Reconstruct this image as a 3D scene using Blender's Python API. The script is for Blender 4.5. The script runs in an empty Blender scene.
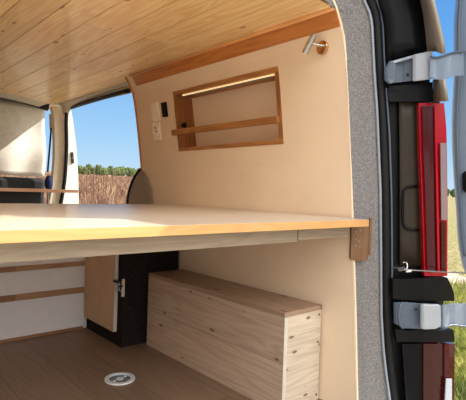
import bpy, bmesh, math, random
from mathutils import Vector, Matrix
random.seed(7)
SC = bpy.context.scene
COL = SC.collection
FH = 0.72                       # camera height over the van floor (z = 0)
# ------------------------------------------------------------------ camera frame
F, CX, CY = 465.0, 233.0, 200.0
def nrm(v): return v.normalized()
ax = nrm(Vector((762-CX, 208-CY, F)))
ay = Vector((-178-CX, 177-CY, F)); ay = nrm(ay - ax*ax.dot(ay))
az = ax.cross(ay)
def ray(px, py):
    d = Vector((px-CX, py-CY, F))
    return Vector((ax.dot(d), ay.dot(d), az.dot(d)))
def P(px, py, axis, val):
    """point of the van where a sight line meets the plane axis=val (z measured from floor)"""
    d = ray(px, py)
    v = val-FH if axis == 2 else val
    p = d*(v/d[axis])
    return Vector((p.x, p.y, p.z+FH))
R = Matrix((ax, ay, az))        # cam(image) -> van
cam = bpy.data.cameras.new('camera'); co = bpy.data.objects.new('camera', cam); COL.objects.link(co)
cr, cu, cf = R @ Vector((1,0,0)), R @ Vector((0,-1,0)), R @ Vector((0,0,1))
m = Matrix((cr, cu, -cf)).transposed().to_4x4(); m.translation = Vector((0,0,FH))
co.matrix_world = m
cam.sensor_fit = 'HORIZONTAL'; cam.sensor_width = 36; cam.lens = 36*F/466; cam.clip_start = 0.02; cam.clip_end = 2000
SC.camera = co
# ------------------------------------------------------------------ materials
def srgb(r, g, b):
    f = lambda c: (c/255/12.92) if c/255 <= .04045 else ((c/255+.055)/1.055)**2.4
    return (f(r), f(g), f(b), 1)
class NT:
    def __init__(s, name):
        s.m = bpy.data.materials.new(name); s.m.use_nodes = True
        s.t = s.m.node_tree; s.n = s.t.nodes; s.l = s.t.links
        s.b = s.n['Principled BSDF']
    def new(s, t, **k):
        n = s.n.new(t)
        for a, v in k.items(): setattr(n, a, v)
        return n
    def link(s, a, b): s.l.new(a, b)
    def math(s, op, a, b=None, c=None):
        n = s.new('ShaderNodeMath', operation=op)
        for i, v in enumerate((a, b, c)):
            if v is None: continue
            if isinstance(v, (int, float)): n.inputs[i].default_value = v
            else: s.link(v, n.inputs[i])
        return n.outputs[0]
    def mix(s, f, a, b, bt='MIX'):
        n = s.new('ShaderNodeMix', data_type='RGBA', blend_type=bt)
        for i, v in ((0, f), (6, a), (7, b)):
            if isinstance(v, (int, float, tuple)): n.inputs[i].default_value = v
            else: s.link(v, n.inputs[i])
        return n.outputs[2]
    def ramp(s, f, stops):
        n = s.new('ShaderNodeValToRGB'); e = n.color_ramp.elements
        while len(e) < len(stops): e.new(.5)
        for el, (p, c) in zip(e, stops): el.position = p; el.color = c
        s.link(f, n.inputs[0]); return n.outputs[0]
    def noise(s, v, scale, detail=3, rough=.5, dist=0):
        n = s.new('ShaderNodeTexNoise'); n.inputs['Scale'].default_value = scale
        n.inputs['Detail'].default_value = detail; n.inputs['Roughness'].default_value = rough
        n.inputs['Distortion'].default_value = dist
        s.link(v, n.inputs['Vector']); return n.outputs[0]
    def bump(s, h, strength=.3, dist=.002):
        n = s.new('ShaderNodeBump'); n.inputs['Strength'].default_value = strength; n.inputs['Distance'].default_value = dist
        s.link(h, n.inputs['Height']); s.link(n.outputs[0], s.b.inputs['Normal'])
def plain(name, c, rough=.6, metal=0, spec=None, var=.06, scale=30, coat=0):
    t = NT(name); v = t.new('ShaderNodeTexCoord').outputs['Object']
    nz = t.noise(v, scale, 3)
    c = srgb(*c)
    lo = tuple(x*(1-var) for x in c[:3])+(1,); hi = tuple(min(1, x*(1+var)) for x in c[:3])+(1,)
    t.link(t.ramp(nz, [(.3, lo), (.7, hi)]), t.b.inputs['Base Color'])
    t.b.inputs['Roughness'].default_value = rough; t.b.inputs['Metallic'].default_value = metal
    t.b.inputs['Coat Weight'].default_value = coat
    if spec is not None: t.b.inputs['Specular IOR Level'].default_value = spec
    return t.m
def wood(name, light, dark, along='Y', across='X', bw=None, blen=None, knots=0.0, knot=(95, 55, 30), rough=.5,
         tint=.12, groove=0.0, grain=1.0, coat=0.0, off=0.0, kscale=5.0):
    """sawn boards: fine fibre, cathedral figure, knots, a tint of its own for each board"""
    t = NT(name); g = t.new('ShaderNodeTexCoord').outputs['Object']
    s = t.new('ShaderNodeSeparateXYZ'); t.link(g, s.inputs[0])
    A, C = s.outputs[along], s.outputs[across]
    O = s.outputs[[k for k in 'XYZ' if k not in (along, across)][0]]
    C = t.math('ADD', C, off)
    if bw:
        q = t.math('DIVIDE', C, bw); idx = t.math('FLOOR', q)
    else: idx = t.math('MULTIPLY', C, 0.0)
    if blen:
        wn0 = t.new('ShaderNodeTexWhiteNoise', noise_dimensions='1D'); t.link(idx, wn0.inputs['W'])
        sh = t.math('ADD', t.math('DIVIDE', A, blen), t.math('MULTIPLY', wn0.outputs[0], 7.3))
        idl = t.math('FLOOR', sh); key = t.math('ADD', idx, t.math('MULTIPLY', idl, 17.37))
    else: key = idx
    wn = t.new('ShaderNodeTexWhiteNoise', noise_dimensions='1D'); t.link(key, wn.inputs['W'])
    rnd = wn.outputs[0]
    A2 = t.math('ADD', A, t.math('MULTIPLY', rnd, 13.0))
    def vec(a, c, o):
        n = t.new('ShaderNodeCombineXYZ'); t.link(t.math('MULTIPLY', A2, a), n.inputs[0])
        t.link(t.math('MULTIPLY', C, c), n.inputs[1]); t.link(t.math('MULTIPLY', O, o), n.inputs[2]); return n.outputs[0]
    fib = t.noise(vec(4, 160, 160), 1, 3, .6)
    fig = t.noise(vec(1.6, 16, 16), 1, 2, .5, .6)
    rings = t.math('FRACT', t.math('MULTIPLY', fig, 7.0))
    rings = t.math('ABSOLUTE', t.math('SUBTRACT', rings, .5))
    f = t.math('ADD', t.math('MULTIPLY', fib, .55*grain), t.math('MULTIPLY', rings, .75*grain))
    col = t.mix(f, srgb(*light), srgb(*dark))
    br = t.math('ADD', 1-tint/2, t.math('MULTIPLY', rnd, tint))
    cb = t.new('ShaderNodeCombineXYZ')
    for i in range(3): t.link(br, cb.inputs[i])
    col = t.mix(1.0, col, cb.outputs[0], 'MULTIPLY')
    if knots:
        vo = t.new('ShaderNodeTexVoronoi', feature='F1'); vo.inputs['Scale'].default_value = 1
        vo.voronoi_dimensions = '2D'; t.link(vec(kscale, kscale*2.4, 0), vo.inputs['Vector'])
        sz = t.math('MULTIPLY', t.new('ShaderNodeSeparateColor').outputs[0], 1)
        sc = t.new('ShaderNodeSeparateColor'); t.link(vo.outputs['Color'], sc.inputs[0])
        lim = t.math('MULTIPLY', t.math('GREATER_THAN', sc.outputs[0], 1-knots), t.math('MULTIPLY', sc.outputs[1], .17))
        k = t.math('SUBTRACT', 1, t.math('DIVIDE', vo.outputs['Distance'], t.math('MAXIMUM', lim, .0001)))
        k = t.math('MINIMUM', t.math('MAXIMUM', t.math('MULTIPLY', k, 2.2), 0), .85)
        col = t.mix(k, col, srgb(*knot))
    if groove and bw:
        fr = t.math('FRACT', q); e = t.math('MINIMUM', fr, t.math('SUBTRACT', 1, fr))
        gm = t.math('LESS_THAN', e, groove/bw)
        if blen:
            fl = t.math('FRACT', sh); el = t.math('MINIMUM', fl, t.math('SUBTRACT', 1, fl))
            gm = t.math('MAXIMUM', gm, t.math('LESS_THAN', el, groove/blen))
        col = t.mix(t.math('MULTIPLY', gm, .55), col, srgb(*[c*.4 for c in dark]))
    t.link(col, t.b.inputs['Base Color'])
    t.b.inputs['Roughness'].default_value = rough; t.b.inputs['Coat Weight'].default_value = coat
    t.bump(f, .15, .001)
    return t.m
def carpet(name, a, b, scale=520):
    t = NT(name); v = t.new('ShaderNodeTexCoord').outputs['Object']
    n1 = t.noise(v, scale, 2, .7); n2 = t.noise(v, 220, 3, .6)
    f = t.math('ADD', t.math('MULTIPLY', n1, .7), t.math('MULTIPLY', n2, .3))
    t.link(t.ramp(f, [(.36, srgb(*a)), (.64, srgb(*b))]), t.b.inputs['Base Color'])
    t.b.inputs['Roughness'].default_value = .95; t.b.inputs['Specular IOR Level'].default_value = .1
    t.b.inputs['Sheen Weight'].default_value = .0
    t.bump(f, .8, .004); return t.m
def emit(name, c, s):
    t = NT(name); t.b.inputs['Base Color'].default_value = srgb(*c)
    t.b.inputs['Emission Color'].default_value = srgb(*c); t.b.inputs['Emission Strength'].default_value = s
    return t.m
M = {}
M['ceil'] = wood('ceiling_pine', (255, 232, 176), (224, 176, 112), 'Y', 'X', .117, 1.3, .22, (150, 96, 56), .42, .20, .0012, 1.2, .15, .01, 7)
M['trim'] = wood('varnished_brown_wood', (216, 144, 74), (164, 96, 42), 'Y', 'Z', None, None, 0, rough=.35, coat=.3)
M['mould'] = wood('pale_moulding', (232, 172, 104), (206, 140, 76), 'Y', 'Z', None, None, 0, rough=.45)
M['frame'] = wood('oak_frame', (198, 138, 76), (128, 78, 38), 'Y', 'Z', None, None, 0, (80, 45, 20), rough=.45)
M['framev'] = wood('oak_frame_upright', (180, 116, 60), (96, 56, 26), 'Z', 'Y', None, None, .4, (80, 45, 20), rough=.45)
M['wall'] = plain('beige_lining', (235, 212, 182), .8, var=.03, scale=6, spec=.2)
M['plate'] = plain('cream_plastic', (250, 238, 216), .35)
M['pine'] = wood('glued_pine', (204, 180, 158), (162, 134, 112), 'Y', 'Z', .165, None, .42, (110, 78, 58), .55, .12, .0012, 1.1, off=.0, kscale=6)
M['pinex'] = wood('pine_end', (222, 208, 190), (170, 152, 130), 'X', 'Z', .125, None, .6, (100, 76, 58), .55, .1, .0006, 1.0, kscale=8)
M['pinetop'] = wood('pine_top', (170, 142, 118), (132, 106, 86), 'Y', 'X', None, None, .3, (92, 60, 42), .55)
M['grainend'] = plain('sawn_end_grain', (206, 198, 184), .7)
M['slab'] = wood('birch_board', (216, 202, 182), (190, 172, 150), 'X', 'Y', .3, None, 0, rough=.38, tint=.06, coat=.1)
M['slabedge'] = wood('board_edge', (222, 170, 110), (202, 146, 88), 'X', 'Z', None, None, 0, rough=.5)
M['beam'] = wood('grey_beam', (176, 160, 138), (140, 124, 104), 'X', 'Z', None, None, .1, rough=.6)
M['bracket'] = wood('brown_block', (128, 92, 58), (90, 60, 34), 'Z', 'X', None, None, 0, rough=.5)
M['door'] = wood('plywood_door', (208, 178, 146), (182, 148, 116), 'Z', 'Y', None, None, .4, (120, 84, 58), rough=.6)
M['rail'] = wood('rail_wood', (168, 124, 90), (120, 84, 58), 'X', 'Z', None, None, 0, rough=.5)
M['rail2'] = wood('light_rail_wood', (186, 148, 112), (140, 104, 72), 'X', 'Z', None, None, 0, rough=.5)
M['white'] = plain('white_board', (230, 231, 234), .5, var=.02)
M['floor'] = wood('brown_floor', (136, 110, 90), (104, 82, 66), 'Y', 'X', .19, 1.2, 0, rough=.45, tint=.25, groove=.0012, off=.07)
M['grey_carpet'] = carpet('grey_carpet', (66, 64, 64), (170, 166, 164))
M['black_carpet'] = carpet('charcoal_carpet', (8, 6, 6), (52, 45, 43), 300)
M['taupe'] = carpet('taupe_carpet', (120, 106, 92), (196, 182, 164))
M['seal'] = plain('black_rubber', (16, 16, 17), .5, spec=.3)
M['silver'] = plain('bare_sill_edge', (150, 160, 170), .35, .2)
M['black'] = plain('black_gloss', (8, 10, 14), .32, var=.02, spec=.18)
M['bronze'] = plain('bronze_grey_strip', (150, 138, 120), .3, var=.02, coat=.3)  # lighter grey-brown tone for the outer strips of the corner caps
M['blackp'] = plain('black_plastic', (12, 12, 13), .42, spec=.2)
M['darkpanel'] = plain('dark_olive_panel', (56, 49, 38), .45, spec=.3)
M['paint'] = plain('pale_blue_grey_paint', (132, 146, 162), .3, var=.02, coat=.4)
M['knuckle'] = plain('light_hinge_steel', (166, 172, 178), .35, .1, var=.04)
M['hinge'] = plain('painted_hinge_steel', (88, 100, 114), .35, .1, var=.04)
M['cream'] = plain('cream_trim', (236, 220, 190), .6)
M['bodywhite'] = plain('white_body_paint', (238, 234, 222), .35, coat=.3)
M['frame_grey'] = plain('grey_beige_frame', (206, 194, 172), .6)
M['dark'] = plain('dark_lining', (38, 38, 38), .8)
M['cloth'] = plain('white_curtain', (246, 240, 228), .9, spec=.1)
M['chrome'] = plain('brushed_chrome', (190, 186, 180), .22, 1)
M['disc'] = plain('polished_disc', (205, 160, 110), .12, 1, var=.02)
M['metal'] = plain('zinc', (150, 150, 150), .4, .8)
M['disc_white'] = plain('light_aluminium', (226, 228, 232), .35, .2)
M['disc_grey'] = plain('blue_grey_recess', (120, 130, 150), .4, .5)
M['blue'] = plain('blue_fabric', (36, 48, 96), .9)
M['led'] = emit('led_diffuser', (255, 226, 170), .65)
def lamp(name, c, rough=.1, t_=.0):
    t = NT(name); v = t.new('ShaderNodeTexCoord').outputs['Object']
    s = t.new('ShaderNodeSeparateXYZ'); t.link(v, s.inputs[0])
    w = t.math('ABSOLUTE', t.math('SINE', t.math('MULTIPLY', s.outputs[2], 520)))
    c = srgb(*c)
    t.link(t.mix(t.math('MULTIPLY', w, .35), c, tuple(x*.55 for x in c[:3])+(1,)), t.b.inputs['Base Color'])
    t.b.inputs['Roughness'].default_value = rough; t.b.inputs['Coat Weight'].default_value = .3
    t.b.inputs['Specular IOR Level'].default_value = .3
    t.b.inputs['Coat Roughness'].default_value = .04
    return t.m
M['red'] = lamp('red_lens', (176, 8, 30))
M['darkred'] = lamp('dark_red_lens', (70, 8, 16))
M['amber'] = lamp('smoked_amber_lens', (60, 18, 10))
M['pale'] = lamp('white_lens', (196, 202, 212))
M['clear'] = lamp('clear_lens', (150, 128, 132))
# ------------------------------------------------------------------ mesh helpers
def obj(name, bm, mat, parent=None, label=None, smooth=False, bevel=0, struct=False, cat=None, group=None, solid=0):
    me = bpy.data.meshes.new(name)
    bmesh.ops.recalc_face_normals(bm, faces=bm.faces[:])
    if solid:                                   # sheet thickness goes away from the viewer's side
        bm.normal_update(); acc = 0
        for f in bm.faces: acc += f.normal.dot(Vector((0, 0, FH))-f.calc_center_median())*f.calc_area()
        if acc < 0: bmesh.ops.reverse_faces(bm, faces=bm.faces[:])
    bm.to_mesh(me); bm.free()
    if isinstance(mat, str): mat = [mat]
    for k in mat: me.materials.append(M[k])
    o = bpy.data.objects.new(name, me); COL.objects.link(o)
    if smooth:
        for p in me.polygons: p.use_smooth = True
    if parent: o.parent = parent
    if label: o['label'] = label
    if cat: o['category'] = cat
    if group: o['group'] = group
    if struct: o['kind'] = 'structure'
    if solid:
        s = o.modifiers.new('solid', 'SOLIDIFY'); s.thickness = solid; s.offset = -1
    if bevel:
        b = o.modifiers.new('bevel', 'BEVEL'); b.width = bevel; b.segments = 2; b.limit_method = 'ANGLE'; b.angle_limit = .6
    return o
def thing(name, label, cat, group=None):
    o = bpy.data.objects.new(name, None); COL.objects.link(o); o.empty_display_size = .1
    o['label'] = label; o['category'] = cat
    if group: o['group'] = group
    return o
def hexa(bm, v, mi=0):
    vs = [bm.verts.new(p) for p in v]
    for f in ((0,1,2,3), (7,6,5,4), (0,4,5,1), (1,5,6,2), (2,6,7,3), (3,7,4,0)):
        bm.faces.new([vs[i] for i in f]).material_index = mi
def box(bm, x0, x1, y0, y1, z0, z1, mi=0):
    hexa(bm, [(x0,y0,z0), (x1,y0,z0), (x1,y1,z0), (x0,y1,z0), (x0,y0,z1), (x1,y0,z1), (x1,y1,z1), (x0,y1,z1)], mi)
def B(*a): bm = bmesh.new(); box(bm, *a); return bm
def prism(pts, vec, bm=None):
    bm = bm or bmesh.new(); vec = Vector(vec)
    a = [bm.verts.new(p) for p in pts]; b = [bm.verts.new(Vector(p)+vec) for p in pts]
    bm.faces.new(a); bm.faces.new(b[::-1]); n = len(pts)
    for i in range(n): bm.faces.new((a[i], b[i], b[(i+1) % n], a[(i+1) % n]))
    return bm
def tube(pts, r, seg=10, bm=None, cap=True):
    bm = bm or bmesh.new(); pts = [Vector(p) for p in pts]; rings = []
    up = None
    for i, p in enumerate(pts):
        d = (pts[min(i+1, len(pts)-1)]-pts[max(i-1, 0)]).normalized()
        if up is None: up = Vector((0,0,1)) if abs(d.z) < .9 else Vector((0,1,0))
        s = d.cross(up).normalized(); up = s.cross(d).normalized()
        rr = r[i] if isinstance(r, (list, tuple)) else r
        rings.append([bm.verts.new(p+(s*math.cos(a)+up*math.sin(a))*rr) for a in [2*math.pi*k/seg for k in range(seg)]])
    for a, b in zip(rings, rings[1:]):
        for k in range(seg): bm.faces.new((a[k], a[(k+1) % seg], b[(k+1) % seg], b[k]))
    if cap: bm.faces.new(rings[0][::-1]); bm.faces.new(rings[-1])
    return bm
def smoothpath(pts, n=6):
    pts = [Vector(p) for p in pts]; out = []
    for i in range(len(pts)-1):
        p0, p1, p2, p3 = pts[max(i-1,0)], pts[i], pts[i+1], pts[min(i+2, len(pts)-1)]
        for k in range(n):
            t = k/n
            out.append(.5*((2*p1)+(p2-p0)*t+(2*p0-5*p1+4*p2-p3)*t*t+(3*p1-p0-3*p2+p3)*t**3))
    out.append(pts[-1]); return out
def grid(rows, bm=None):
    bm = bm or bmesh.new(); V = [[bm.verts.new(p) for p in r] for r in rows]
    for a, b in zip(V, V[1:]):
        for k in range(len(a)-1): bm.faces.new((a[k], a[k+1], b[k+1], b[k]))
    return bm
def interp(x, xs, ys):
    if x <= xs[0]: return ys[0]
    for i in range(len(xs)-1):
        if x <= xs[i+1]: return ys[i]+(ys[i+1]-ys[i])*(x-xs[i])/(xs[i+1]-xs[i])
    return ys[-1]
# ------------------------------------------------------------------ lined side wall with tumblehome
PZ = [0, .37, .64, .82, .92, 1.09, 1.16, 1.22, 1.26, 1.30, 1.34]
PX = [1.315, 1.315, 1.313, 1.300, 1.287, 1.262, 1.249, 1.235, 1.215, 1.19, 1.15]
def XW(z): return interp(z, PZ, PX)
YR, YF = .898, 2.234
def YRE(z): return interp(z, [0, .05, .374, .646, .80], [.846, .850, .872, .893, YR])
NY0, NY1, NZ0, NZ1 = 1.190, 1.872, .901, 1.180
bm = bmesh.new()
zs = sorted(set(PZ+[NZ0, NZ1])); ys = [YR, NY0, NY1, YF]
V = {(y, z): bm.verts.new((XW(z), YRE(z) if y == YR else y, z)) for y in ys for z in zs}
for i in range(3):
    for a, b in zip(zs, zs[1:]):
        if i == 1 and a >= NZ0-1e-6 and b <= NZ1+1e-6: continue
        bm.faces.new((V[ys[i], a], V[ys[i+1], a], V[ys[i+1], b], V[ys[i], b]))
for f in bm.faces:
    f.normal_update()
o = obj('wall_right', bm, 'wall', struct=True)
# thickness outwards, away from the living space
s = o.modifiers.new('solid', 'SOLIDIFY'); s.thickness = .008; s.offset = 1 if o.data.polygons[0].normal.x > 0 else -1
# brown edge strip at the front end, pale edge strip at the rear end
obj('trim_1', tube([(XW(z)-.002, YF+.004, z) for z in zs[1:-1]], .006), 'trim', struct=True, smooth=True)
# ------------------------------------------------------------------ floor, roof, far walls
obj('floor', B(-.35, 1.32, .70, 4.3, -.02, 0), 'floor', struct=True)
CZ = 1.30
bm = bmesh.new(); bwid = .117; k0 = math.floor((-.38+.01)/bwid)
xs = []; x = k0*bwid-.01
while x < 1.24:
    xs.append(x); x += bwid
def yend(x): return interp(x, [.5, .84, 1.0, 1.2, 1.3], [3.22, 3.24, 3.28, 3.42, 3.46])
prof = []
for a in xs:
    b = min(a+bwid, 1.258)
    prof += [(a, CZ+.004), (a+.0018, CZ), (b-.0018, CZ)]
prof.append((b, CZ+.004))
grid([[(x, .90, z) for x, z in prof], [(x, yend(x), z) for x, z in prof]], bm)
top = [(x, z+.02) for x, z in prof]
grid([[(x, .90, z) for x, z in top], [(x, yend(x), z) for x, z in top]], bm)
obj('ceiling', bm, 'ceil', struct=True)
obj('roof_shell', B(-.45, 1.40, .93, 4.3, CZ+.04, CZ+.06), 'bodywhite', struct=True)
obj('wall_left', B(-.37, -.35, .86, 4.3, 0, CZ+.04), 'wall', struct=True)
obj('wall_outer_side', B(1.485, 1.50, .88, 2.27, -.25, CZ-.02), 'bodywhite', struct=True)
obj('trim_2', B(-.35, 1.0, .86, .90, CZ-.005, CZ+.06), 'grey_carpet', struct=True)
obj('body_sill', B(-.45, 1.50, .72, 4.3, -.30, -.02), 'bodywhite', struct=True)
# varnished cornice between wall and ceiling
bm = prism([(1.218, .900, 1.250), (1.236, .900, 1.250), (1.21, .900, 1.299), (1.19, .900, 1.299)], (0, 1.283, 0))
obj('trim_3', bm, 'trim', struct=True, bevel=.001)
bm = tube([(1.184, .902, 1.298), (1.184, 2.183, 1.298)], .0085, 12)
obj('trim_4', bm, 'mould', struct=True, smooth=True)
# ------------------------------------------------------------------ niche shelf let into the wall
def nb(bm, y0, y1, z0, z1, d0, d1, mi=0):
    v = []
    for z in (z0, z1):
        for y, d in ((y0, d0), (y0, d1), (y1, d1), (y1, d0)): v.append((XW(z)+d, y, z))
    hexa(bm, v, mi)
def nbx(*a): bm = bmesh.new(); nb(bm, *a); return bm
sh = thing('niche_shelf', 'wood-framed shelf niche let into the beige wall, with a front rail across it', 'shelf')
T = .017
obj('top_board', nbx(NY0, NY1, NZ1-T, NZ1, -.004, .095), 'frame', sh)
obj('bottom_board', nbx(NY0, NY1, NZ0, NZ0+T, -.004, .095), 'frame', sh)
obj('side_board', nbx(NY1-T, NY1, NZ0+T, NZ1-T, -.004, .095), 'framev', sh)
obj('side_board', nbx(NY0, NY0+T, NZ0+T, NZ1-T, -.004, .095), 'framev', sh)
obj('back_panel', nbx(NY0, NY1, NZ0, NZ1, .095, .10), 'wall', sh, label='beige back panel of the niche')
obj('front_rail', nbx(1.200, 1.905, .978, 1.004, -.016, .004), 'frame', sh, bevel=.004)
led = thing('led_strip', 'thin pale LED light strip under the top board of the niche', 'light strip')
obj('profile', nbx(1.215, 1.815, 1.154, 1.1625, .012, .026), 'metal', led)
obj('diffuser', nbx(1.215, 1.815, 1.1565, 1.1615, .008, .012), 'led', led, label='glowing pale yellow diffuser')
# black knob inside the niche, left side
p = P(184, 125, 1, 1.84)
bm = bmesh.new(); bmesh.ops.create_uvsphere(bm, u_segments=18, v_segments=12, radius=.013, matrix=Matrix.Translation((p.x, 1.836, p.z)))
k = thing('spotlight_knob', 'small round black knob on the left side board inside the niche', 'knob')
obj('ball', bm, 'blackp', k, smooth=True)
obj('neck', tube([(p.x, 1.84, p.z), (p.x, 1.856, p.z)], .006), 'blackp', k)
# ------------------------------------------------------------------ switches and socket
sw = thing('light_switch', 'square cream light switch on the beige wall, above the socket', 'switch')
obj('plate', nbx(2.008, 2.080, 1.060, 1.150, -.006, .0), 'plate', sw, bevel=.002)
obj('rocker', nbx(2.020, 2.068, 1.076, 1.134, -.010, -.006), 'plate', sw, bevel=.0015)
so = thing('power_socket', 'square cream power socket on the beige wall, below the light switch', 'socket')
obj('plate', nbx(2.018, 2.086, .966, 1.054, -.006, .0), 'plate', so, bevel=.002)
def ring_on_wall(y, z, r0, r1, d0, d1, seg=24):
    bm = bmesh.new(); A = []
    for r, d in ((r0, d0), (r0, d1), (r1, d1), (r1, d0)):
        A.append([bm.verts.new((XW(z)+d+(z-zz)*0, yy, zz)) for yy, zz in [(y+r*math.cos(2*math.pi*i/seg), z+r*math.sin(2*math.pi*i/seg)) for i in range(seg)]])
    for a in range(4):
        for i in range(seg): bm.faces.new((A[a][i], A[a][(i+1) % seg], A[(a+1) % 4][(i+1) % seg], A[(a+1) % 4][i]))
    return bm
obj('socket_ring', ring_on_wall(2.052, 1.008, .019, .026, -.012, -.004), 'plate', so)
obj('earth_clip', nbx(2.049, 2.055, 1.022, 1.030, -.013, -.005), 'metal', so, label='small metal earth clip')
for yy in (2.044, 2.060):
    obj('pin_hole', tube([(XW(1.008)-.0075, yy, 1.008), (XW(1.008)-.004, yy, 1.008)], .0035), 'dark', so)
us = thing('usb_outlet', 'upright black rectangular outlet on the wall between light switch and niche', 'outlet')
obj('body', nbx(1.938, 1.980, 1.072, 1.142, -.010, .0), 'blackp', us, bevel=.003)
obj('insert', nbx(1.947, 1.971, 1.085, 1.129, -.012, -.009), 'black', us)
# ------------------------------------------------------------------ reading lamp
rl = thing('reading_lamp', 'small chrome tube spotlight on a round disc, high on the wall near the rear edge', 'lamp')
mc = P(323.2, 47.8, 0, XW(1.206)); n = Vector((-1, 0, -.09)).normalized()
obj('wall_disc', tube([mc, mc+n*.007, mc+n*.009], [.0225, .0225, .020], 32), 'disc', rl, label='shiny round wall disc')
h0 = P(314.3, 34.5, 0, mc.x-.045); h1 = P(304.6, 53.5, 0, mc.x-.055)
hm = h0.lerp(h1, .45)
obj('arm', tube(smoothpath([mc+n*.008+Vector((0, -.012, .004)), mc+n*.022+Vector((0, -.004, .004)), hm], 4), .0042, 10), 'chrome', rl, smooth=True)
d = (h1-h0)
obj('lamp_head', tube([h0, h0+d*.02, h0+d*.96, h1], [.0085, .0104, .0104, .0095], 24), 'chrome', rl)
obj('ball_joint', tube([hm+n*-.012, hm+n*.002], .006, 12), 'chrome', rl)
obj('lens', tube([h1, h1+d*.015], .0072, 20), 'plate', rl)
# ------------------------------------------------------------------ bed platform
TZ = FH-.078
bed = thing('bed_platform', 'wide pale wooden bed board spanning the van, with orange-lit front edge and beam below', 'bed platform')
bm = bmesh.new(); box(bm, -.34, 1.303, .826, 1.92, TZ-.021, TZ)
obj('board', bm, 'slab', bed, bevel=.0015)
obj('edge_band', B(-.34, 1.303, .8235, .8262, TZ-.0215, TZ-.0005), 'slabedge', bed, label='yellow front edge band')
obj('beam', B(-.34, 1.031, .884, .906, FH-.142, TZ-.021), 'beam', bed, bevel=.001)
obj('beam', B(1.036, 1.284, .886, .906, FH-.138, TZ-.021), 'beam', bed, bevel=.001)
for x_, in ((1.03,),):
    obj('joint_gap_dark', B(1.0295, 1.0375, .8865, .904, FH-.140, TZ-.0215), 'blackp', bed, label='black strip drawn as the dark gap between the two beams')  # solid black strip stands in for the shade in the open beam joint
br = thing('support_block', 'brown wooden block with rounded lower corner carrying the bed board end', 'bracket')
pts = []
A_, B_ = Vector((1.300, .885, 0)), Vector((1.352, .852, 0)); U_ = (B_-A_).normalized(); Wd = (B_-A_).length
N_ = Vector((-U_.y, U_.x, 0)).normalized()
if N_.y < 0: N_ = -N_
z0, z1 = .501, TZ-.0215
def blk(u, z, d=0): q = A_+U_*u+N_*d; return (q.x, q.y, z)
pts = [blk(0, z1), blk(Wd, z1), blk(Wd, z0+.016)]
for i in range(1, 7):
    a = -i*math.pi/12; pts.append(blk(Wd-.016+.016*math.cos(a), z0+.016+.016*math.sin(a)))
pts += [blk(.004, z0+.004), blk(0, z0+.01)]
obj('block', prism(pts, N_*.012), 'bracket', br, bevel=.0012)
for qu, qz in ((.016, .598), (.030, .602), (.016, .572), (.026, .566), (.016, .552), (.030, .548)):
    obj('screw', tube([blk(qu, qz, .001), blk(qu, qz, -.002)], .0026, 10), 'metal', br)
obj('side_plate', prism([blk(Wd+.0005, z0+.02), blk(Wd+.009, z0+.02), blk(Wd+.009, TZ+.002), blk(Wd+.0005, TZ+.002)], N_*.010), 'bracket', br)
# ------------------------------------------------------------------ pine box on the floor
bx = thing('storage_box', 'long low pine box standing on the floor against the wall under the bed', 'box')
X0, X1, Y0, Y1, Z1 = 1.117, 1.307, .999, 1.838, .332
obj('side_panel', B(X0, X0+.016, Y0, Y1, 0, Z1-.0165), 'pine', bx, bevel=.0008)
obj('side_panel', B(X1-.016, X1, Y0+.016, Y1, 0, Z1-.0165), 'pine', bx)
obj('end_panel', B(X0+.0165, X1, Y0+.002, Y0+.0155, 0, Z1-.0165), 'pinex', bx, label='whitish end panel with two rows of knots')
obj('end_panel', B(X0+.0165, X1-.0165, Y1-.016, Y1, 0, Z1-.0165), 'pinex', bx)
obj('edge_band', B(X0, X0+.016, Y0-.0006, Y0-.0001, 0, Z1-.0165), 'grainend', bx, label='pale sawn edge')
obj('lid', B(X0-.0, X1, Y0, Y1, Z1-.016, Z1), 'pinetop', bx, bevel=.001)
for qx, qz in ((X1-.012, .300), (X1-.014, .205), (X1-.012, .02)):
    obj('screw', tube([(qx, Y0+.003, qz), (qx, Y0+.0, qz)], .004, 10), 'bracket', bx)
# ------------------------------------------------------------------ charcoal carpeted cabinet with its open plywood door
cb = thing('carpeted_cabinet', 'charcoal carpet-covered cabinet under the bed behind the pine box, pale door on its side', 'cabinet')
CT = TZ-.024
obj('body', B(1.006, 1.300, 1.868, 2.236, 0, CT), 'black_carpet', cb)
dr = obj('door', B(.988, 1.005, 1.916, 2.230, .062, CT-.004), 'door', cb, bevel=.001)
obj('door_edge', B(.9885, 1.0045, 1.913, 1.9158, .063, CT-.005), 'grainend', dr, label='whitish front edge of the door')
hg = obj('latch', B(.998, 1.010, 1.860, 1.868, .232, .310), 'grainend', cb, label='small pale metal latch')
obj('latch_arm', B(.980, 1.000, 1.858, 1.866, .276, .284), 'dark', hg)
obj('latch_arm', B(.984, .992, 1.858, 1.920, .290, .300), 'dark', hg)
obj('latch_hook', tube([(.984, 1.862, .296), (.984, 1.862, .262), (.996, 1.862, .256)], .004), 'metal', hg)
# ------------------------------------------------------------------ white partition with brown rails
pt = thing('partition', 'white partition board behind the bed legs, crossed by two brown wooden rails', 'partition')
obj('panel', B(-.34, 1.30, 2.243, 2.255, 0, CT), 'white', pt)
for a, b in ((.318, .341), (.183, .211)):
    obj('rail', B(-.34, .66, 2.232, 2.243, a, b), 'rail', pt, bevel=.001)
    obj('rail', B(.661, .986, 2.233, 2.243, a, b), 'rail2', pt, bevel=.001, label='lighter length of rail')
obj('foot_rail', B(-.34, .986, 2.232, 2.243, 0, .012), 'rail', pt)
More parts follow.
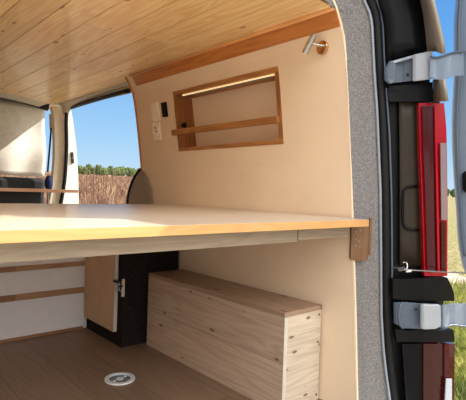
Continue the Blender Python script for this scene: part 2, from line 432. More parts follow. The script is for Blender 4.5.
# ------------------------------------------------------------------ round floor fitting
ff = thing('floor_plate', 'round light metal table-leg plate set in the brown floor', 'floor fitting')
fx, fy = .838, 1.560
def disc(r0, r1, z0, z1, seg=40):
    bm = bmesh.new(); A = []
    for r, z in ((r0, z0), (r0, z1), (r1, z1), (r1, z0)):
        A.append([bm.verts.new((fx+r*math.cos(2*math.pi*i/seg), fy+r*math.sin(2*math.pi*i/seg), z)) for i in range(seg)])
    for a in range(4):
        for i in range(seg): bm.faces.new((A[a][i], A[a][(i+1) % seg], A[(a+1) % 4][(i+1) % seg], A[(a+1) % 4][i]))
    return bm
obj('rim', disc(.040, .056, 0.0, .006), 'disc_white', ff, bevel=.001)
obj('cup', disc(.0005, .041, 0.0, .002), 'disc_grey', ff)
obj('hub', disc(.0005, .014, .002, .004), 'disc_white', ff)
for i in range(6):
    a = i*math.pi/3+.3
    c = Vector((fx+.027*math.cos(a), fy+.027*math.sin(a), .0))
    bm = bmesh.new(); tube([c+Vector((0, 0, .0015)), c+Vector((0, 0, .0042))], .006, 12, bm)
    obj('stud', bm, 'metal' if i % 3 else 'disc_white', ff)
# ------------------------------------------------------------------ grey carpeted trim ahead of the wall panel, with its black seal
cur = [(2.372, .63), (2.353, .704), (2.31, .765), (2.262, .807), (2.24, .816), (2.205, .805), (2.173, .778), (2.145, .735), (2.129, .709), (2.112, .63), (2.105, .40), (2.38, .40)]
bm = prism([(1.292, y, z) for y, z in cur], (.006, 0, 0))
obj('trim_5', bm, 'taupe', struct=True, bevel=.001)
sp = smoothpath([(1.291, 2.24, .820), (1.291, 2.30, .775), (1.291, 2.353, .704), (1.291, 2.372, .63), (1.291, 2.378, .45)], 5)
obj('trim_6', tube(sp, .0085), 'seal', struct=True, smooth=True)
# ------------------------------------------------------------------ sliding door opening: frame rail, seals, pillar
def pxpoly(pts, axis, val): return [P(a, b, axis, val) for a, b in pts]
top = smoothpath([(1.345, 2.20, 1.262), (1.335, 2.6, 1.270), (1.325, 3.0, 1.272), (1.315, 3.25, 1.262), (1.31, 3.36, 1.225)], 5)
rows = [[(1.245, p.y, 1.300) for p in top], [(1.275, p.y, 1.288) for p in top], [(p.x-.02, p.y, p.z+.012) for p in top], [tuple(p) for p in top]]
obj('door_2', grid(rows), 'frame_grey', struct=True, solid=.01, smooth=True)
seal = smoothpath([P(129, 90.5, 1, 2.38), P(100, 98.5, 1, 2.75), P(76, 106, 1, 3.18), P(68.5, 109.5, 1, 3.32), P(66.3, 118, 1, 3.345), P(66.6, 145, 1, 3.345), P(65.5, 170, 1, 3.345), P(63.8, 187, 1, 3.345), P(60, 208, 1, 3.345)], 5)
obj('trim_7', tube(seal, .013, 10), 'seal', struct=True, smooth=True)
pil = thing('door_pillar', 'cream and white door pillar at the front end of the side opening', 'pillar')
obj('inner_cover', prism(pxpoly([(52, 106), (67.5, 106), (66, 118), (66.3, 145), (64.8, 170), (63, 187), (59, 212), (47.5, 212), (52, 188), (54.5, 160), (54.7, 145), (54, 120)], 1, 3.40), (0, .05, 0)), 'cream', pil, bevel=.006)
obj('outer_skin', prism(pxpoly([(66, 108), (70.8, 108), (73, 120), (76.3, 145), (77.6, 165), (78.4, 177), (79, 212), (59, 212), (64, 187), (66.5, 145)], 1, 3.37), (0, .02, 0)), 'bodywhite', pil, bevel=.004)
st = obj('striker', prism(pxpoly([(71, 152), (73.5, 152), (74.5, 163), (71.8, 164)], 1, 3.36), (0, .012, 0)), 'dark', pil, bevel=.003, label='black door catch')
obj('catch_pin', tube([P(72.5, 158, 1, 3.35), P(72.5, 158, 1, 3.36)], .008), 'metal', st)
# corner boss and front header
bm = grid([[(-.35, 3.20, 1.30), (.84, 3.24, 1.30), (1.0, 3.285, 1.30), (1.20, 3.43, 1.30)], [(-.35, 3.45, 1.315), (.84, 3.50, 1.315), (1.0, 3.55, 1.315), (1.20, 3.60, 1.30)]])
obj('trim_8', bm, 'frame_grey', struct=True, solid=.01)
hdr = [P(0, 94.5, 1, 3.62), P(25, 100.5, 1, 3.62), P(48, 107.5, 1, 3.62)]
hdr = [Vector((-.34, 3.62, hdr[0].z-.01))]+hdr
obj('trim_9', tube(smoothpath(hdr, 4), .028, 12), 'dark', struct=True, smooth=True)
obj('cab_roof', B(-.35, 1.30, 3.44, 4.3, 1.335, 1.345), 'dark', struct=True)
# ------------------------------------------------------------------ curtain in the cab
def curtain_pt(u, v):
    a = P(44+1.4*math.sin(v*3), 107+v*69, 1, 3.70); x = -.30+(a.x+.30)*u
    zt = P(0, 100, 1, 3.70).z*(1-u)+P(44, 107, 1, 3.70).z*u; zb = P(0, 174, 1, 3.7).z*(1-u)+P(44, 176.5, 1, 3.7).z*u
    z = zt+(zb-zt)*v
    y = 3.70+.010*math.sin(u*34+v*2)*(.4+v)+.012*math.sin(v*9+u*5)
    return (x, y, z)
bm = grid([[curtain_pt(i/60, j/16) for i in range(61)] for j in range(17)])
obj('curtain', bm, 'cloth', solid=.002, smooth=True, label='white cloth curtain hanging across the front of the cab', cat='curtain')
# cab side window: belt, frame, headrest
bt = thing('seat_belt', 'black seat belt hanging in the cab beside the cream pillar', 'seat belt')
obj('strap', prism(pxpoly([(50.5, 128), (52.2, 128), (48.6, 172), (46.8, 172)], 1, 3.46), (0, .004, 0)), 'seal', bt)
obj('anchor', prism(pxpoly([(49.5, 114), (52.8, 114), (53.2, 130), (50, 130)], 1, 3.465), (0, .012, 0)), 'frame_grey', bt, bevel=.003)
hr = thing('headrest', 'dark blue seat headrest in the cab beside the pillar', 'headrest')
c = P(48.5, 183, 1, 3.40)
bm = bmesh.new(); bmesh.ops.create_uvsphere(bm, u_segments=20, v_segments=14, radius=1, matrix=Matrix.Translation(c) @ Matrix.Diagonal((.026, .04, .055, 1)))
obj('cushion', bm, 'blue', hr, smooth=True)
obj('post', tube([c+Vector((0, 0, -.05)), c+Vector((0, 0, -.18))], .008), 'metal', hr)
se = thing('bench_seat', 'dark seat back in the cab below the curtain', 'seat')
obj('backrest', B(-.30, 1.235, 3.52, 3.60, .25, .765), 'dark', se, bevel=.03)
obj('seat', B(-.30, 1.235, 3.18, 3.50, .25, .45), 'dark', se, bevel=.03)
obj('seat_base', B(-.28, 1.22, 3.22, 3.58, 0, .25), 'dark', se)
sf = thing('wooden_ledge', 'narrow brown wooden ledge running across behind the bed board', 'ledge')
obj('ledge_board', B(-.34, 1.222, 2.905, 3.05, .676, .690), 'rail', sf, bevel=.001)
obj('front_lip', B(-.34, 1.222, 2.895, 2.905, .672, .690), 'rail', sf)
obj('support_panel', B(-.34, 1.0, 2.93, 2.945, 0, .676), 'dark', sf)
# ------------------------------------------------------------------ rear frame: carpeted pillar, seals, black body corner
YS = ([300, 340, 351, 381, 392, 400, 407, 420, 432, 447, 460], [.905, .898, .896, .85, .82, .805, .79, .755, .728, .70, .68])
def Yo(px): return interp(px, *YS)
def PP(px, py, dy=0): return P(px, py, 1, Yo(px)+dy)
INN = ([-60, -25, 0, 8, 40, 80, 150, 217, 300, 400, 450], [278, 302, 325, 334, 343.5, 347.2, 350, 351.5, 353.5, 356, 357.5])
SIL = ([-60, -30, 0, 14, 26, 44, 70, 110, 190, 230, 315, 349, 370, 400, 450], [335, 352, 363.5, 370, 371.7, 372.6, 373.8, 376.6, 380, 380.3, 381, 383, 385.3, 389.5, 398])
LIT = ([-60, -30, 0, 10, 26, 65, 90, 135, 200, 270, 296, 349, 400, 450], [357, 368, 376.5, 380.4, 383, 384.7, 386.3, 389.5, 391.6, 392, 391.6, 394, 399.5, 408])
pys = list(range(-60, 451, 8))
def lofted(cols, dy=0, rows=pys):
    return [[P(c(py), py, 1, Yo(c(py))+(dy(i) if callable(dy) else dy)) for i, c in enumerate(cols)] for py in rows]
fi = lambda py: interp(py, *INN); fs = lambda py: interp(py, *SIL); fl = lambda py: interp(py, *LIT)
mixf = lambda f, g, t: (lambda py: f(py)*(1-t)+g(py)*t)
def on_wall(px, py):
    p = P(px, py, 0, 1.3)
    for _ in range(12): p = P(px, py, 0, XW(p.z))
    return p
rp_ = lofted([fi, mixf(fi, fs, .33), mixf(fi, fs, .66), lambda py: fs(py)])
for r_, py in zip(rp_, pys):
    if py > 6: r_[0] = on_wall(fi(py), py)+Vector((.002, 0, 0))
obj('wall_rear_pillar', grid(rp_), 'grey_carpet', struct=True, solid=.006)
obj('trim_10', tube([(r_[0]+Vector((-.001, .0, 0))) for r_, py in zip(rp_, pys) if py > 10], .002, 8), 'wall', struct=True, smooth=True)
obj('trim_11', tube([PP(fs(py)+.3, py, -.003) for py in pys], .0048, 8), 'silver', struct=True, smooth=True)
obj('trim_12', tube([PP((fs(py)+fl(py))/2-.3, py, .004) for py in pys], .0155, 12), 'seal', struct=True, smooth=True)
obj('trim_13', tube([PP(fl(py), py, .0) for py in range(-60, 69, 4)]+[PP(385.5, 72, .0)], .0035, 8), 'hinge', struct=True, smooth=True)
obj('trim_14', tube([PP(fl(py), py, .0) for py in range(88, 298, 6)], .0032, 8), 'hinge', struct=True, smooth=True)
BR = ([-60, 0, 26, 42, 60, 84, 103, 280, 330, 345, 450], [388, 418, 423, 427, 429, 430, 441, 443, 444, 450, 452])
fb = lambda py: interp(py, *BR)
bm = grid(lofted([mixf(fs, fl, .5), fl, mixf(fl, fb, .2), mixf(fl, fb, .4), mixf(fl, fb, .6), mixf(fl, fb, .8), fb], .014))
obj('wall_body_corner', bm, 'blackp', struct=True, solid=.012, smooth=True)
# embossed pocket panel on the body corner
pk = [(401, 92), (417, 96), (419, 150), (421, 190), (423, 262), (410, 266), (398, 262), (397.5, 180), (399, 120)]
bm = bmesh.new(); cc = [[PP(lerp0+(lerp1-lerp0)*t, py, .004) for t in (0, .33, .66, 1)] for py, lerp0, lerp1 in ((90, 399, 416), (120, 399.5, 417), (160, 400, 418), (200, 400, 419.5), (240, 400, 421), (266, 400, 421.5))]
corner_panel = thing('corner_cover', 'dark olive-black cover strip between door seal and upper tail light', 'cover panel')
obj('panel', grid(cc, bm), 'darkpanel', corner_panel, solid=.006, smooth=True)
obj('embossing', tube([PP(a, b, .001) for a, b in ((418, 186), (408, 187), (403.5, 190), (402.5, 198), (402.5, 222), (405, 228), (411, 230), (419, 230))], .0045, 8), 'blackp', corner_panel, smooth=True)
# black glossy upper cap
def capobj(name, rows, mats, parent=None, dy=-.006, th=.02, **k):
    """rows: (py, [px...]) ; columns share a depth offset that rounds the far edge back"""
    n = len(rows[0][1]); R_ = []
    for r in rows:
        py, pxs = r[0], r[1]
        R_.append([P(px, py+(r[2][i] if len(r) > 2 else 0), 1, Yo(px)+dy) for i, px in enumerate(pxs)])
    return obj(name, grid(R_), mats, parent, solid=th, **k)
up = thing('upper_corner_cap', 'glossy black body corner cap above the upper door hinge', 'cover panel')
rowsA = [(-60, [358, 368, 378, 388]), (-30, [369, 380, 390, 402]), (0, [378.5, 391, 405, 420]), (14, [382.5, 395, 409, 423]), (26, [385, 397, 411, 424.5]), (42, [386.5, 398, 412, 426.2]), (51.5, [386.5, 399, 413, 427], [9, 6, 3, 0])]
capobj('black_cover', rowsA, 'black', up).data.polygons.foreach_set('use_smooth', [True]*18)
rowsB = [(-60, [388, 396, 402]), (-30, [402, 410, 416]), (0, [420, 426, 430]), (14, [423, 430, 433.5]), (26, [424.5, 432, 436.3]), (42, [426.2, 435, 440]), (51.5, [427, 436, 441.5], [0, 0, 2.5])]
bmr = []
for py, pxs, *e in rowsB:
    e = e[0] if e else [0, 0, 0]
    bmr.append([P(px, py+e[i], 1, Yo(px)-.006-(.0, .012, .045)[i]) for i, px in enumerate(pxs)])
obj('side_strip', grid(bmr), 'bronze', up, solid=.012, smooth=True, label='rounded outer strip in a lighter tone')
# middle cap under the hinge
mc_ = thing('lamp_top_cap', 'black cap between the upper door hinge and the tail light', 'cover panel')
capobj('black_cover', [(82.5, [389, 402, 418, 432.5], [4, 2.5, 1.5, -.5]), (92, [388, 402, 418, 433]), (101.5, [389, 402, 418, 433])], 'black', mc_, dy=-.004, th=.012)
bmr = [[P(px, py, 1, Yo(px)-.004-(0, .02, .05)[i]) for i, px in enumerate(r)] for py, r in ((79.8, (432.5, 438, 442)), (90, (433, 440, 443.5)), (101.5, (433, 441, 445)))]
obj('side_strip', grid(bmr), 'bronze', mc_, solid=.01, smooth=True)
# ------------------------------------------------------------------ upper tail light
tl = thing('tail_light', 'tall red tail light on the rear corner between the two door hinges', 'tail light')
def lens(name, rows, mat, dy, th=.014, label=None, parent=tl, bev=0):
    R_ = []
    for py, pxs in rows:
        R_.append([P(px, py, 1, Yo(px)+dy) for px in pxs])
    return obj(name, grid(R_), mat, parent, solid=th, smooth=False, label=label)
L = lambda py: interp(py, [103, 150, 200, 276], [418.8, 420, 422, 424.3])
Rr = lambda py: interp(py, [103, 125, 150, 200, 276], [444, 446.3, 447, 447.6, 447.4])
ra = [103+i*(276-103)/14 for i in range(15)]
lens('housing', [(py, [L(py), L(py)+8, L(py)+16, Rr(py)]) for py in ra], 'red', -.012, .03, 'bright red outer lens')
rb = [106+i*(272-106)/14 for i in range(15)]
lens('inner_lens', [(py, [L(py)+3.5, L(py)+9, interp(py, [103, 276], [434, 437.5])]) for py in rb], 'darkred', -.018, .004, 'dark red inner lens')
lens('reverse_lens', [(py, [interp(py, [143, 220], [440.5, 441.5]), Rr(py)-.3]) for py in (143, 160, 180, 200, 213, 220)], 'clear', -.0175, .004, 'clear pinkish lens at the outer edge')
lens('divider', [(py, [interp(py, [103, 276], [434.6, 438.2]), interp(py, [103, 276], [436.4, 439.9])]) for py in rb], 'red', -.022, .006, 'bright red ridge')
lens('side_lens', [(py, [interp(py, [218, 272], [441.3, 441.5]), Rr(py)-1.5]) for py in (222, 240, 260, 272)], 'darkred', -.017, .004)
# lower caps + lamp
lc = thing('lamp_bottom_cap', 'black rounded cap under the tail light, above the lower hinge', 'cover panel')
capobj('black_cover', [(279, [393, 408, 424, 440, 447.5], [0, 0, -1, -2.5, -1]), (286, [393, 408, 424, 440, 451.5]), (293, [393, 408, 424, 440, 454]), (300, [393, 408, 424, 440, 454.5], [-1, 0, 1, 1, 1])], 'blackp', lc, dy=-.014, th=.02)
l2 = thing('lower_corner_cap', 'black cap strip under the lower hinge, above the smoked lower lamp', 'cover panel')
capobj('black_cover', [(329, [395, 408, 424, 440, 453.5], [0, 2, 2, 2, 1]), (337, [396, 408, 424, 440, 454.5]), (342, [397, 408, 424, 440, 454.5])], 'blackp', l2, dy=-.012, th=.02)
ll = thing('lower_lamp', 'smoked dark red lower rear lamp below the lower hinge', 'rear lamp')
rr = [344, 360, 380, 400, 425, 450]
lens('black_housing', [(py, [402+(py-344)*.07, 413, 423.5]) for py in rr], 'black', -.004, .02, parent=ll)
lens('amber_lens', [(py, [423.5, 433, 444.5]) for py in rr], 'amber', -.010, .02, 'smoked amber lens', ll)
lens('red_lens', [(py, [444.5, 449, interp(py, [344, 400], [455, 454])]) for py in rr], 'darkred', -.013, .02, 'dark red outer lens', ll)
lens('white_lens', [(py, [interp(py, [379, 400], [446.5, 445.3]), 451.5, 452]) for py in (379, 390, 400, 425)], 'pale', -.018, .004, 'white lens at the lower outer edge', ll)
# ------------------------------------------------------------------ hinges
def hprism(pts, dy, th, **k):
    q = [P(a, b, 1, Yo(a)+dy) for a, b in pts]
    return prism(q, (0, th, 0))
h = thing('door_hinge', 'upper pale steel rear door hinge above the tail light', 'hinge')
obj('base_plate', hprism([(392, 61), (404, 58.5), (417, 56), (417, 80), (405, 81.5), (392, 83)], -.008, .010), 'hinge', h)
obj('top_lip', hprism([(391, 61.5), (404, 57.8), (417, 54), (417, 56.8), (404, 60.6), (392.5, 64)], -.016, .0075), 'knuckle', h, bevel=.001)
obj('flange', hprism([(386.5, 70), (391.5, 60), (396.5, 63), (396, 80), (391.5, 84), (387, 80)], -.020, .011), 'hinge', h, bevel=.003)
obj('bolt', tube([PP(407.8, 74.5, -.012), PP(407.8, 74.5, -.0085)], .0045, 10), 'dark', h)
obj('knuckle', hprism([(416, 54), (424, 52.5), (432.8, 50.5), (433, 79), (424, 80), (416, 81)], -.024, .013), 'knuckle', h, bevel=.003)
DX = 1.66
armt = [(430, 56), (437, 57), (445, 54.3), (452, 52), (458, 51.2), (463, 50.7), (466, 50.5)]
armb = [(430, 77), (437, 79.3), (444, 80), (452, 76.6), (458, 75.7), (463, 75.3), (466, 75.2)]
ay_ = [.70, .685, .69, .68, .675, .67, .66]
def arm(tp, bt):
    tp3 = smoothpath([P(a, b, 1, y) for (a, b), y in zip(tp, ay_)], 5)
    bt3 = smoothpath([P(a, b, 1, y) for (a, b), y in zip(bt, ay_)], 5)
    return grid([tp3, [t_.lerp(b_, .5) for t_, b_ in zip(tp3, bt3)], bt3])
obj('arm', arm(armt, armb), 'paint', h, solid=.006)
obj('arm_ridge', tube([P(a, b+.8, 1, y-.003) for (a, b), y in zip(armt, ay_)], .0035, 8), 'hinge', h, smooth=True)
h2 = thing('door_hinge', 'lower pale steel rear door hinge below the tail light', 'hinge')
obj('base_plate', hprism([(396, 303), (405, 302), (415, 303), (425, 304), (425, 329), (404, 328.5), (396.5, 324)], -.012, .010), 'hinge', h2, bevel=.001)
obj('flange', tube([PP(a, b, -.02) for a, b in ((402, 302.5), (399.5, 308), (398.5, 316), (400, 325), (403, 328.5))], .004, 8), 'hinge', h2, smooth=True)
obj('bolt', tube([PP(416.2, 309.5, -.018), PP(416.2, 309.5, -.008)], .0045, 10), 'dark', h2)
obj('knuckle', hprism([(423.5, 304), (441.5, 304.5), (441.8, 327), (436, 329.5), (423.5, 330)], -.028, .014), 'knuckle', h2, bevel=.006)
arm2t = [(440, 305), (445, 305), (450, 304.5), (455, 304), (459, 304), (463, 304), (467, 304)]
arm2b = [(440, 330), (445, 329), (450, 326), (455, 326), (459, 326.5), (463, 327), (467, 327.5)]
obj('arm', arm(arm2t, arm2b), 'paint', h2, solid=.006)
obj('arm_ridge', tube([P(a, b-.8, 1, y-.003) for (a, b), y in zip(arm2b, ay_)], .003, 8), 'hinge', h2, smooth=True)
# ------------------------------------------------------------------ open rear door, standing square to the van
rd = thing('rear_door', 'pale blue-grey rear door standing open at the right edge', 'door')
ed = [(455.5, -60), (454.5, 0), (453, 20), (452.7, 48)]
ed2 = [(452.7, 78), (451, 110), (450.8, 140), (452.5, 175), (455, 210), (456.5, 235), (459, 255), (464, 272), (472, 284), (486, 292)]
edge = [P(a, b, 0, DX) for a, b in ed+ed2]
zb = edge[-1].z
out = [tuple(p) for p in smoothpath(edge, 3)]+[(DX, .10, zb), (DX, .06, zb+.05), (DX, .06, edge[0].z)]
obj('door_panel', prism(out, (.05, 0, 0)), 'paint', rd, bevel=.008)
obj('edge_ridge', tube([Vector((DX-.003, p.y-.022, p.z)) for p in smoothpath(edge[:11], 3)], .006, 8), 'hinge', rd, smooth=True)
obj('buffer', prism([P(a, b, 0, DX) for a, b in ((463, 174), (466, 171), (470, 172), (471, 190), (467, 193), (463.5, 190))], (-.012, 0, 0)), 'blackp', rd, bevel=.003, label='black oval rubber buffer')
obj('window', B(DX-.003, DX-.001, .16, .52, .85, 1.20), 'black', rd, label='dark door window')
# ------------------------------------------------------------------ stay cable
cbp = [P(392, 267.5, 1, .80), P(400, 268, 1, .755), P(408, 269.8, 1, .725), P(424, 270.8, 1, .700), P(440, 271.8, 1, .675), P(455, 272.6, 1, .655), P(466, 273, 1, .645), P(473, 273.2, 1, .64)]
cable = thing('stay_cable', 'thin steel cable stretched across the tail light to the open door', 'cable')
obj('wire', tube(smoothpath(cbp, 4), .0022, 8), 'metal', cable, smooth=True)
obj('clamp', tube([P(399, 269.5, 1, .757), P(404, 268.5, 1, .74)], .0065, 10), 'metal', cable)
obj('clamp', tube([P(406, 271.5, 1, .73), P(411, 270.8, 1, .72)], .005, 10), 'chrome', cable)
obj('hook', tube(smoothpath([P(403, 262.5, 1, .74), P(406.5, 262.8, 1, .735), P(407, 268, 1, .73), P(404, 270, 1, .735)], 4), .0028, 8), 'chrome', cable, smooth=True)
# ------------------------------------------------------------------ outdoors
def gz(x, y): return -.56-.00405*x+.03207*(y)
t = NT('field'); v = t.new('ShaderNodeTexCoord').outputs['Object']
s = t.new('ShaderNodeSeparateXYZ'); t.link(v, s.inputs[0])
n1 = t.noise(v, 1.3, 6, .7); n2 = t.noise(v, 14, 5, .7)
soil = t.ramp(n2, [(.3, srgb(110, 84, 70)), (.7, srgb(176, 140, 112))])
gr = t.ramp(n2, [(.32, srgb(78, 74, 38)), (.5, srgb(136, 126, 70)), (.68, srgb(196, 178, 120))])
# grass verge on the right hand side of the van, worn path through it
mx = t.math('ADD', t.math('SUBTRACT', s.outputs[0], t.math('MULTIPLY', s.outputs[1], .9)), t.math('MULTIPLY', n1, 1.2))
g1 = t.math('GREATER_THAN', mx, .2)
pa = t.math('LESS_THAN', t.math('ABSOLUTE', t.math('SUBTRACT', t.math('ADD', t.math('SUBTRACT', s.outputs[0], t.math('MULTIPLY', s.outputs[1], .75)), t.math('MULTIPLY', n1, .4)), 4.6)), .8)
colr = t.mix(g1, soil, gr)
colr = t.mix(pa, colr, t.ramp(n2, [(.3, srgb(176, 150, 130)), (.7, srgb(214, 190, 170))]))
tr = t.math('MULTIPLY', t.math('LESS_THAN', t.math('ADD', s.outputs[1], t.math('MULTIPLY', n1, .8)), 1.3), t.math('LESS_THAN', t.math('ADD', s.outputs[0], t.math('MULTIPLY', n1, .8)), 2.6))
colr = t.mix(tr, colr, t.ramp(n2, [(.3, srgb(150, 140, 128)), (.7, srgb(186, 176, 162))]))  # pale ground under and behind the van, out of view, added to bounce light inside
t.link(colr, t.b.inputs['Base Color']); t.b.inputs['Roughness'].default_value = .95
t.bump(n2, .8, .05); M['field'] = t.m
bm = grid([[(x, y, gz(x, y)) for x in (-500, -30, 0, 30, 500)] for y in (-400, -30, 0, 30, 600)])
obj('ground', bm, 'field', struct=True)
# grass tufts beside the van
t = NT('grass_blades'); v = t.new('ShaderNodeTexCoord').outputs['Object']
t.link(t.ramp(t.noise(v, 3, 3), [(.3, srgb(96, 108, 44)), (.6, srgb(170, 172, 84)), (.8, srgb(214, 202, 130))]), t.b.inputs['Base Color'])
t.b.inputs['Roughness'].default_value = .8; M['blade'] = t.m
t = NT('vine_wood'); v = t.new('ShaderNodeTexCoord').outputs['Object']
t.link(t.ramp(t.noise(v, 2.5, 4), [(.3, srgb(96, 72, 60)), (.5, srgb(156, 122, 102)), (.72, srgb(206, 184, 146))]), t.b.inputs['Base Color'])
t.b.inputs['Roughness'].default_value = .9; M['vine'] = t.m
t = NT('foliage'); v = t.new('ShaderNodeTexCoord').outputs['Object']
t.link(t.ramp(t.noise(v, .8, 4), [(.3, srgb(52, 66, 34)), (.55, srgb(86, 100, 52)), (.8, srgb(134, 138, 80))]), t.b.inputs['Base Color'])
t.b.inputs['Roughness'].default_value = .9; M['leaf'] = t.m
M['trunk'] = plain('bark', (96, 78, 62), .9)
bm = bmesh.new(); rg = random.Random(3)
for i in range(9000):
    px, py = rg.uniform(440, 500), rg.uniform(285, 460)
    d = ray(px, py)
    # meet the sloping ground
    tt = (-.56-FH)/(d.z-(-.00405*d.x+.03207*d.y)); q = d*tt; x, y = q.x, q.y
    if not (1.9 < x < 14): continue
    z = gz(x, y); hh = rg.uniform(.05, .16); a = rg.uniform(0, 6.3); w = .006
    l = Vector((rg.uniform(-.05, .05), rg.uniform(-.05, .05), hh))
    b0 = Vector((x+w*math.cos(a), y+w*math.sin(a), z)); b1 = Vector((x-w*math.cos(a), y-w*math.sin(a), z))
    c = Vector((x, y, z))+l*.6+Vector((0, 0, 0)); e = Vector((x, y, z))+l+Vector((l.x*.6, l.y*.6, 0))
    v = [bm.verts.new(p) for p in (b0, b1, c+(b1-b0)*.3, c-(b1-b0)*.3, e)]
    bm.faces.new((v[0], v[1], v[2], v[3])); bm.faces.new((v[3], v[2], v[4]))
g = obj('meadow_grass', bm, 'blade', label='sunlit yellow-green grass growing beside the van', cat='grass'); g['kind'] = 'stuff'
# vineyard: bare brown canes, too tangled to count
bm = bmesh.new(); rg = random.Random(11)
stakes = []
for row in range(37):
    dist = 14+row*1.6+row*row*.022
    n = 150
    for i in range(n):
        a = .26+ (i+rg.random())/n*.36     # x/y
        y = dist; x = a*y
        z = gz(x, y); hh = rg.uniform(.35, .95); w = .006+.0006*y
        lx = rg.uniform(-.3, .3); 
        p0 = Vector((x, y+rg.uniform(-.3, .3), z)); p1 = p0+Vector((lx*.5, 0, hh*.55)); p2 = p0+Vector((lx*1.6, rg.uniform(-.2, .2), hh))
        for q0, q1, ww in ((p0, p1, w), (p1, p2, w*.7)):
            s_ = Vector((ww, -ww*.4, 0))
            vs = [bm.verts.new(q) for q in (q0-s_, q0+s_, q1+s_*.8, q1-s_*.8)]
            bm.faces.new(vs)
            s_ = Vector((ww*.4, ww, 0))
            vs = [bm.verts.new(q) for q in (q0-s_, q0+s_, q1+s_*.8, q1-s_*.8)]
            bm.faces.new(vs)
g = obj('vineyard_canes', bm, 'vine', label='bare reddish-brown vines covering the field beyond the side opening', cat='vineyard'); g['kind'] = 'stuff'
M['post'] = plain('grey_post', (110, 88, 70), .9)
stake = None
for px, yy, hh in ((94, 15, 1.5), (104, 21, 1.5), (113, 17, 1.6), (122, 26, 1.6), (87, 24, 1.6), (131, 19, 1.6)):
    d = ray(px, 180); x = d.x/d.y*yy
    if stake is None:
        stake = obj('vineyard_post', tube([(0, 0, 0), (0, 0, hh)], .02, 8), 'post', label='thin grey wooden post standing among the vines', cat='post', group='posts among the vines'); o = stake
    else:
        o = stake.copy(); COL.objects.link(o)
    o.location = (x, yy, gz(x, yy)-.02)
# trees on the horizon
def blob(bm, c, r, sx, sz, rg):
    v0 = len(bm.verts)
    ret = bmesh.ops.create_icosphere(bm, subdivisions=3, radius=1)
    for v in ret['verts']:
        k = 1+rg.uniform(-.22, .22)+.18*math.sin(v.co.x*5+c[0])*math.cos(v.co.z*4+c[1])
        v.co = Vector((c[0]+v.co.x*r*sx*k, c[1]+v.co.y*r*k, c[2]+v.co.z*r*sz*k))
rg = random.Random(5)
protos = []
def make_tree(kind):
    e = bpy.data.objects.new('tree', None); COL.objects.link(e)
    bm = bmesh.new()
    for i in range(7): blob(bm, (rg.uniform(-1.3, 1.3), rg.uniform(-1, 1), rg.uniform(1.3, 2.6)), rg.uniform(.6, 1.1), 1.15, .9, rg)
    obj('crown', bm, 'leaf', e); obj('trunk', tube([(0, 0, -.2), (.05, 0, 1.6)], .14, 8), 'trunk', e)
    return e
protos = [make_tree(i) for i in range(3)]
used = set()
def put_tree(px, y, sc, label, group):
    k = rg.randrange(3)
    if k in used:
        src = protos[k]; e = src.copy(); COL.objects.link(e)
        for ch in src.children:
            c_ = ch.copy(); COL.objects.link(c_); c_.parent = e
    else: e = protos[k]; used.add(k)
    d = ray(px, 175); x = d.x/d.y*y
    e.location = (x, y, gz(x, y)-.05); e.scale = (sc*.72, sc*.72, sc*1.08); e.rotation_euler[2] = rg.uniform(0, 6.28)
    e['label'] = label; e['category'] = 'tree'; e['group'] = group
for i in range(24):
    rw = i % 4
    put_tree(66+(i//4)*16.0+rw*4.3+rg.uniform(-.8, .8), 122+rw*9, rg.uniform(.7, .95)*(1+.1*rw), 'dark green bushy tree in the far tree line beyond the vineyard', 'far tree line beyond the vineyard')
put_tree(101, 114, 1.05, 'tallest tree of the far tree line, left of its middle', 'far tree line beyond the vineyard')
for i in range(5):
    put_tree(430+i*8.0, 40+(i%2)*9, rg.uniform(.6, .8), 'green tree seen between tail light and open rear door', 'trees beyond the rear corner')
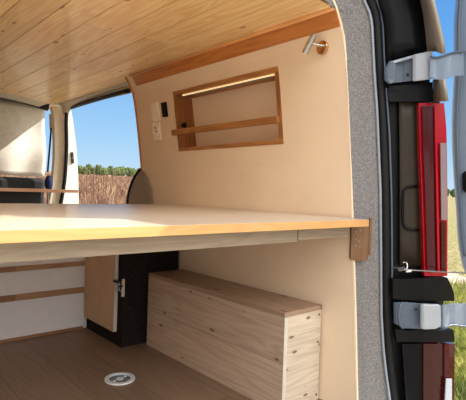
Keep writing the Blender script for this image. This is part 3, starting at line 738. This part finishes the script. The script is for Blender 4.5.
# ------------------------------------------------------------------ light
w = bpy.data.worlds.new('sky'); SC.world = w; w.use_nodes = True
wt = w.node_tree; wn = wt.nodes; wl = wt.links
bg = wn['Background']
tc = wn.new('ShaderNodeTexCoord'); sx = wn.new('ShaderNodeSeparateXYZ'); wl.new(tc.outputs['Generated'], sx.inputs[0])
rp = wn.new('ShaderNodeValToRGB'); e = rp.color_ramp.elements
e[0].position = 0; e[0].color = srgb(196, 220, 238); e[1].position = .6; e[1].color = srgb(58, 120, 205)
x_ = e.new(.10); x_.color = srgb(160, 204, 240)
x_ = e.new(.28); x_.color = srgb(104, 168, 232)
wl.new(sx.outputs[2], rp.inputs[0])
# added bright fill in the unseen sky behind the van, lights the interior
mr = wn.new('ShaderNodeMapRange'); mr.inputs['From Min'].default_value = .15; mr.inputs['From Max'].default_value = -.75
mr.interpolation_type = 'SMOOTHSTEP'
wl.new(sx.outputs[1], mr.inputs['Value'])
mx = wn.new('ShaderNodeMix'); mx.data_type = 'RGBA'; wl.new(mr.outputs[0], mx.inputs[0]); wl.new(rp.outputs[0], mx.inputs[6])
# added sky fill is brightest high up, duller near the horizon
fill_ramp = wn.new('ShaderNodeValToRGB'); e = fill_ramp.color_ramp.elements; wl.new(sx.outputs[2], fill_ramp.inputs[0])
e[0].position = 0; e[0].color = (.1, .1, .1, 1); e[1].position = .5; e[1].color = (1, .97, .92, 1)
vm = wn.new('ShaderNodeVectorMath'); vm.operation = 'SCALE'; wl.new(fill_ramp.outputs[0], vm.inputs[0]); vm.inputs['Scale'].default_value = 3.9
wl.new(vm.outputs[0], mx.inputs[7])
wl.new(mx.outputs[2], bg.inputs[0]); bg.inputs[1].default_value = 1.0
su = bpy.data.lights.new('sun', 'SUN'); su.energy = 6.2; su.angle = .009; su.color = (1, .95, .87)
so_ = bpy.data.objects.new('sun', su); COL.objects.link(so_)
so_.rotation_euler = Vector((-1, .42, -.88)).to_track_quat('-Z', 'Y').to_euler()
SC.view_settings.view_transform = 'Standard'; SC.view_settings.look = 'None'
SC.view_settings.gamma = 1; SC.view_settings.use_curve_mapping = False; SC.view_settings.exposure = 0.14
SC.cycles.diffuse_bounces = 8; SC.cycles.max_bounces = 12
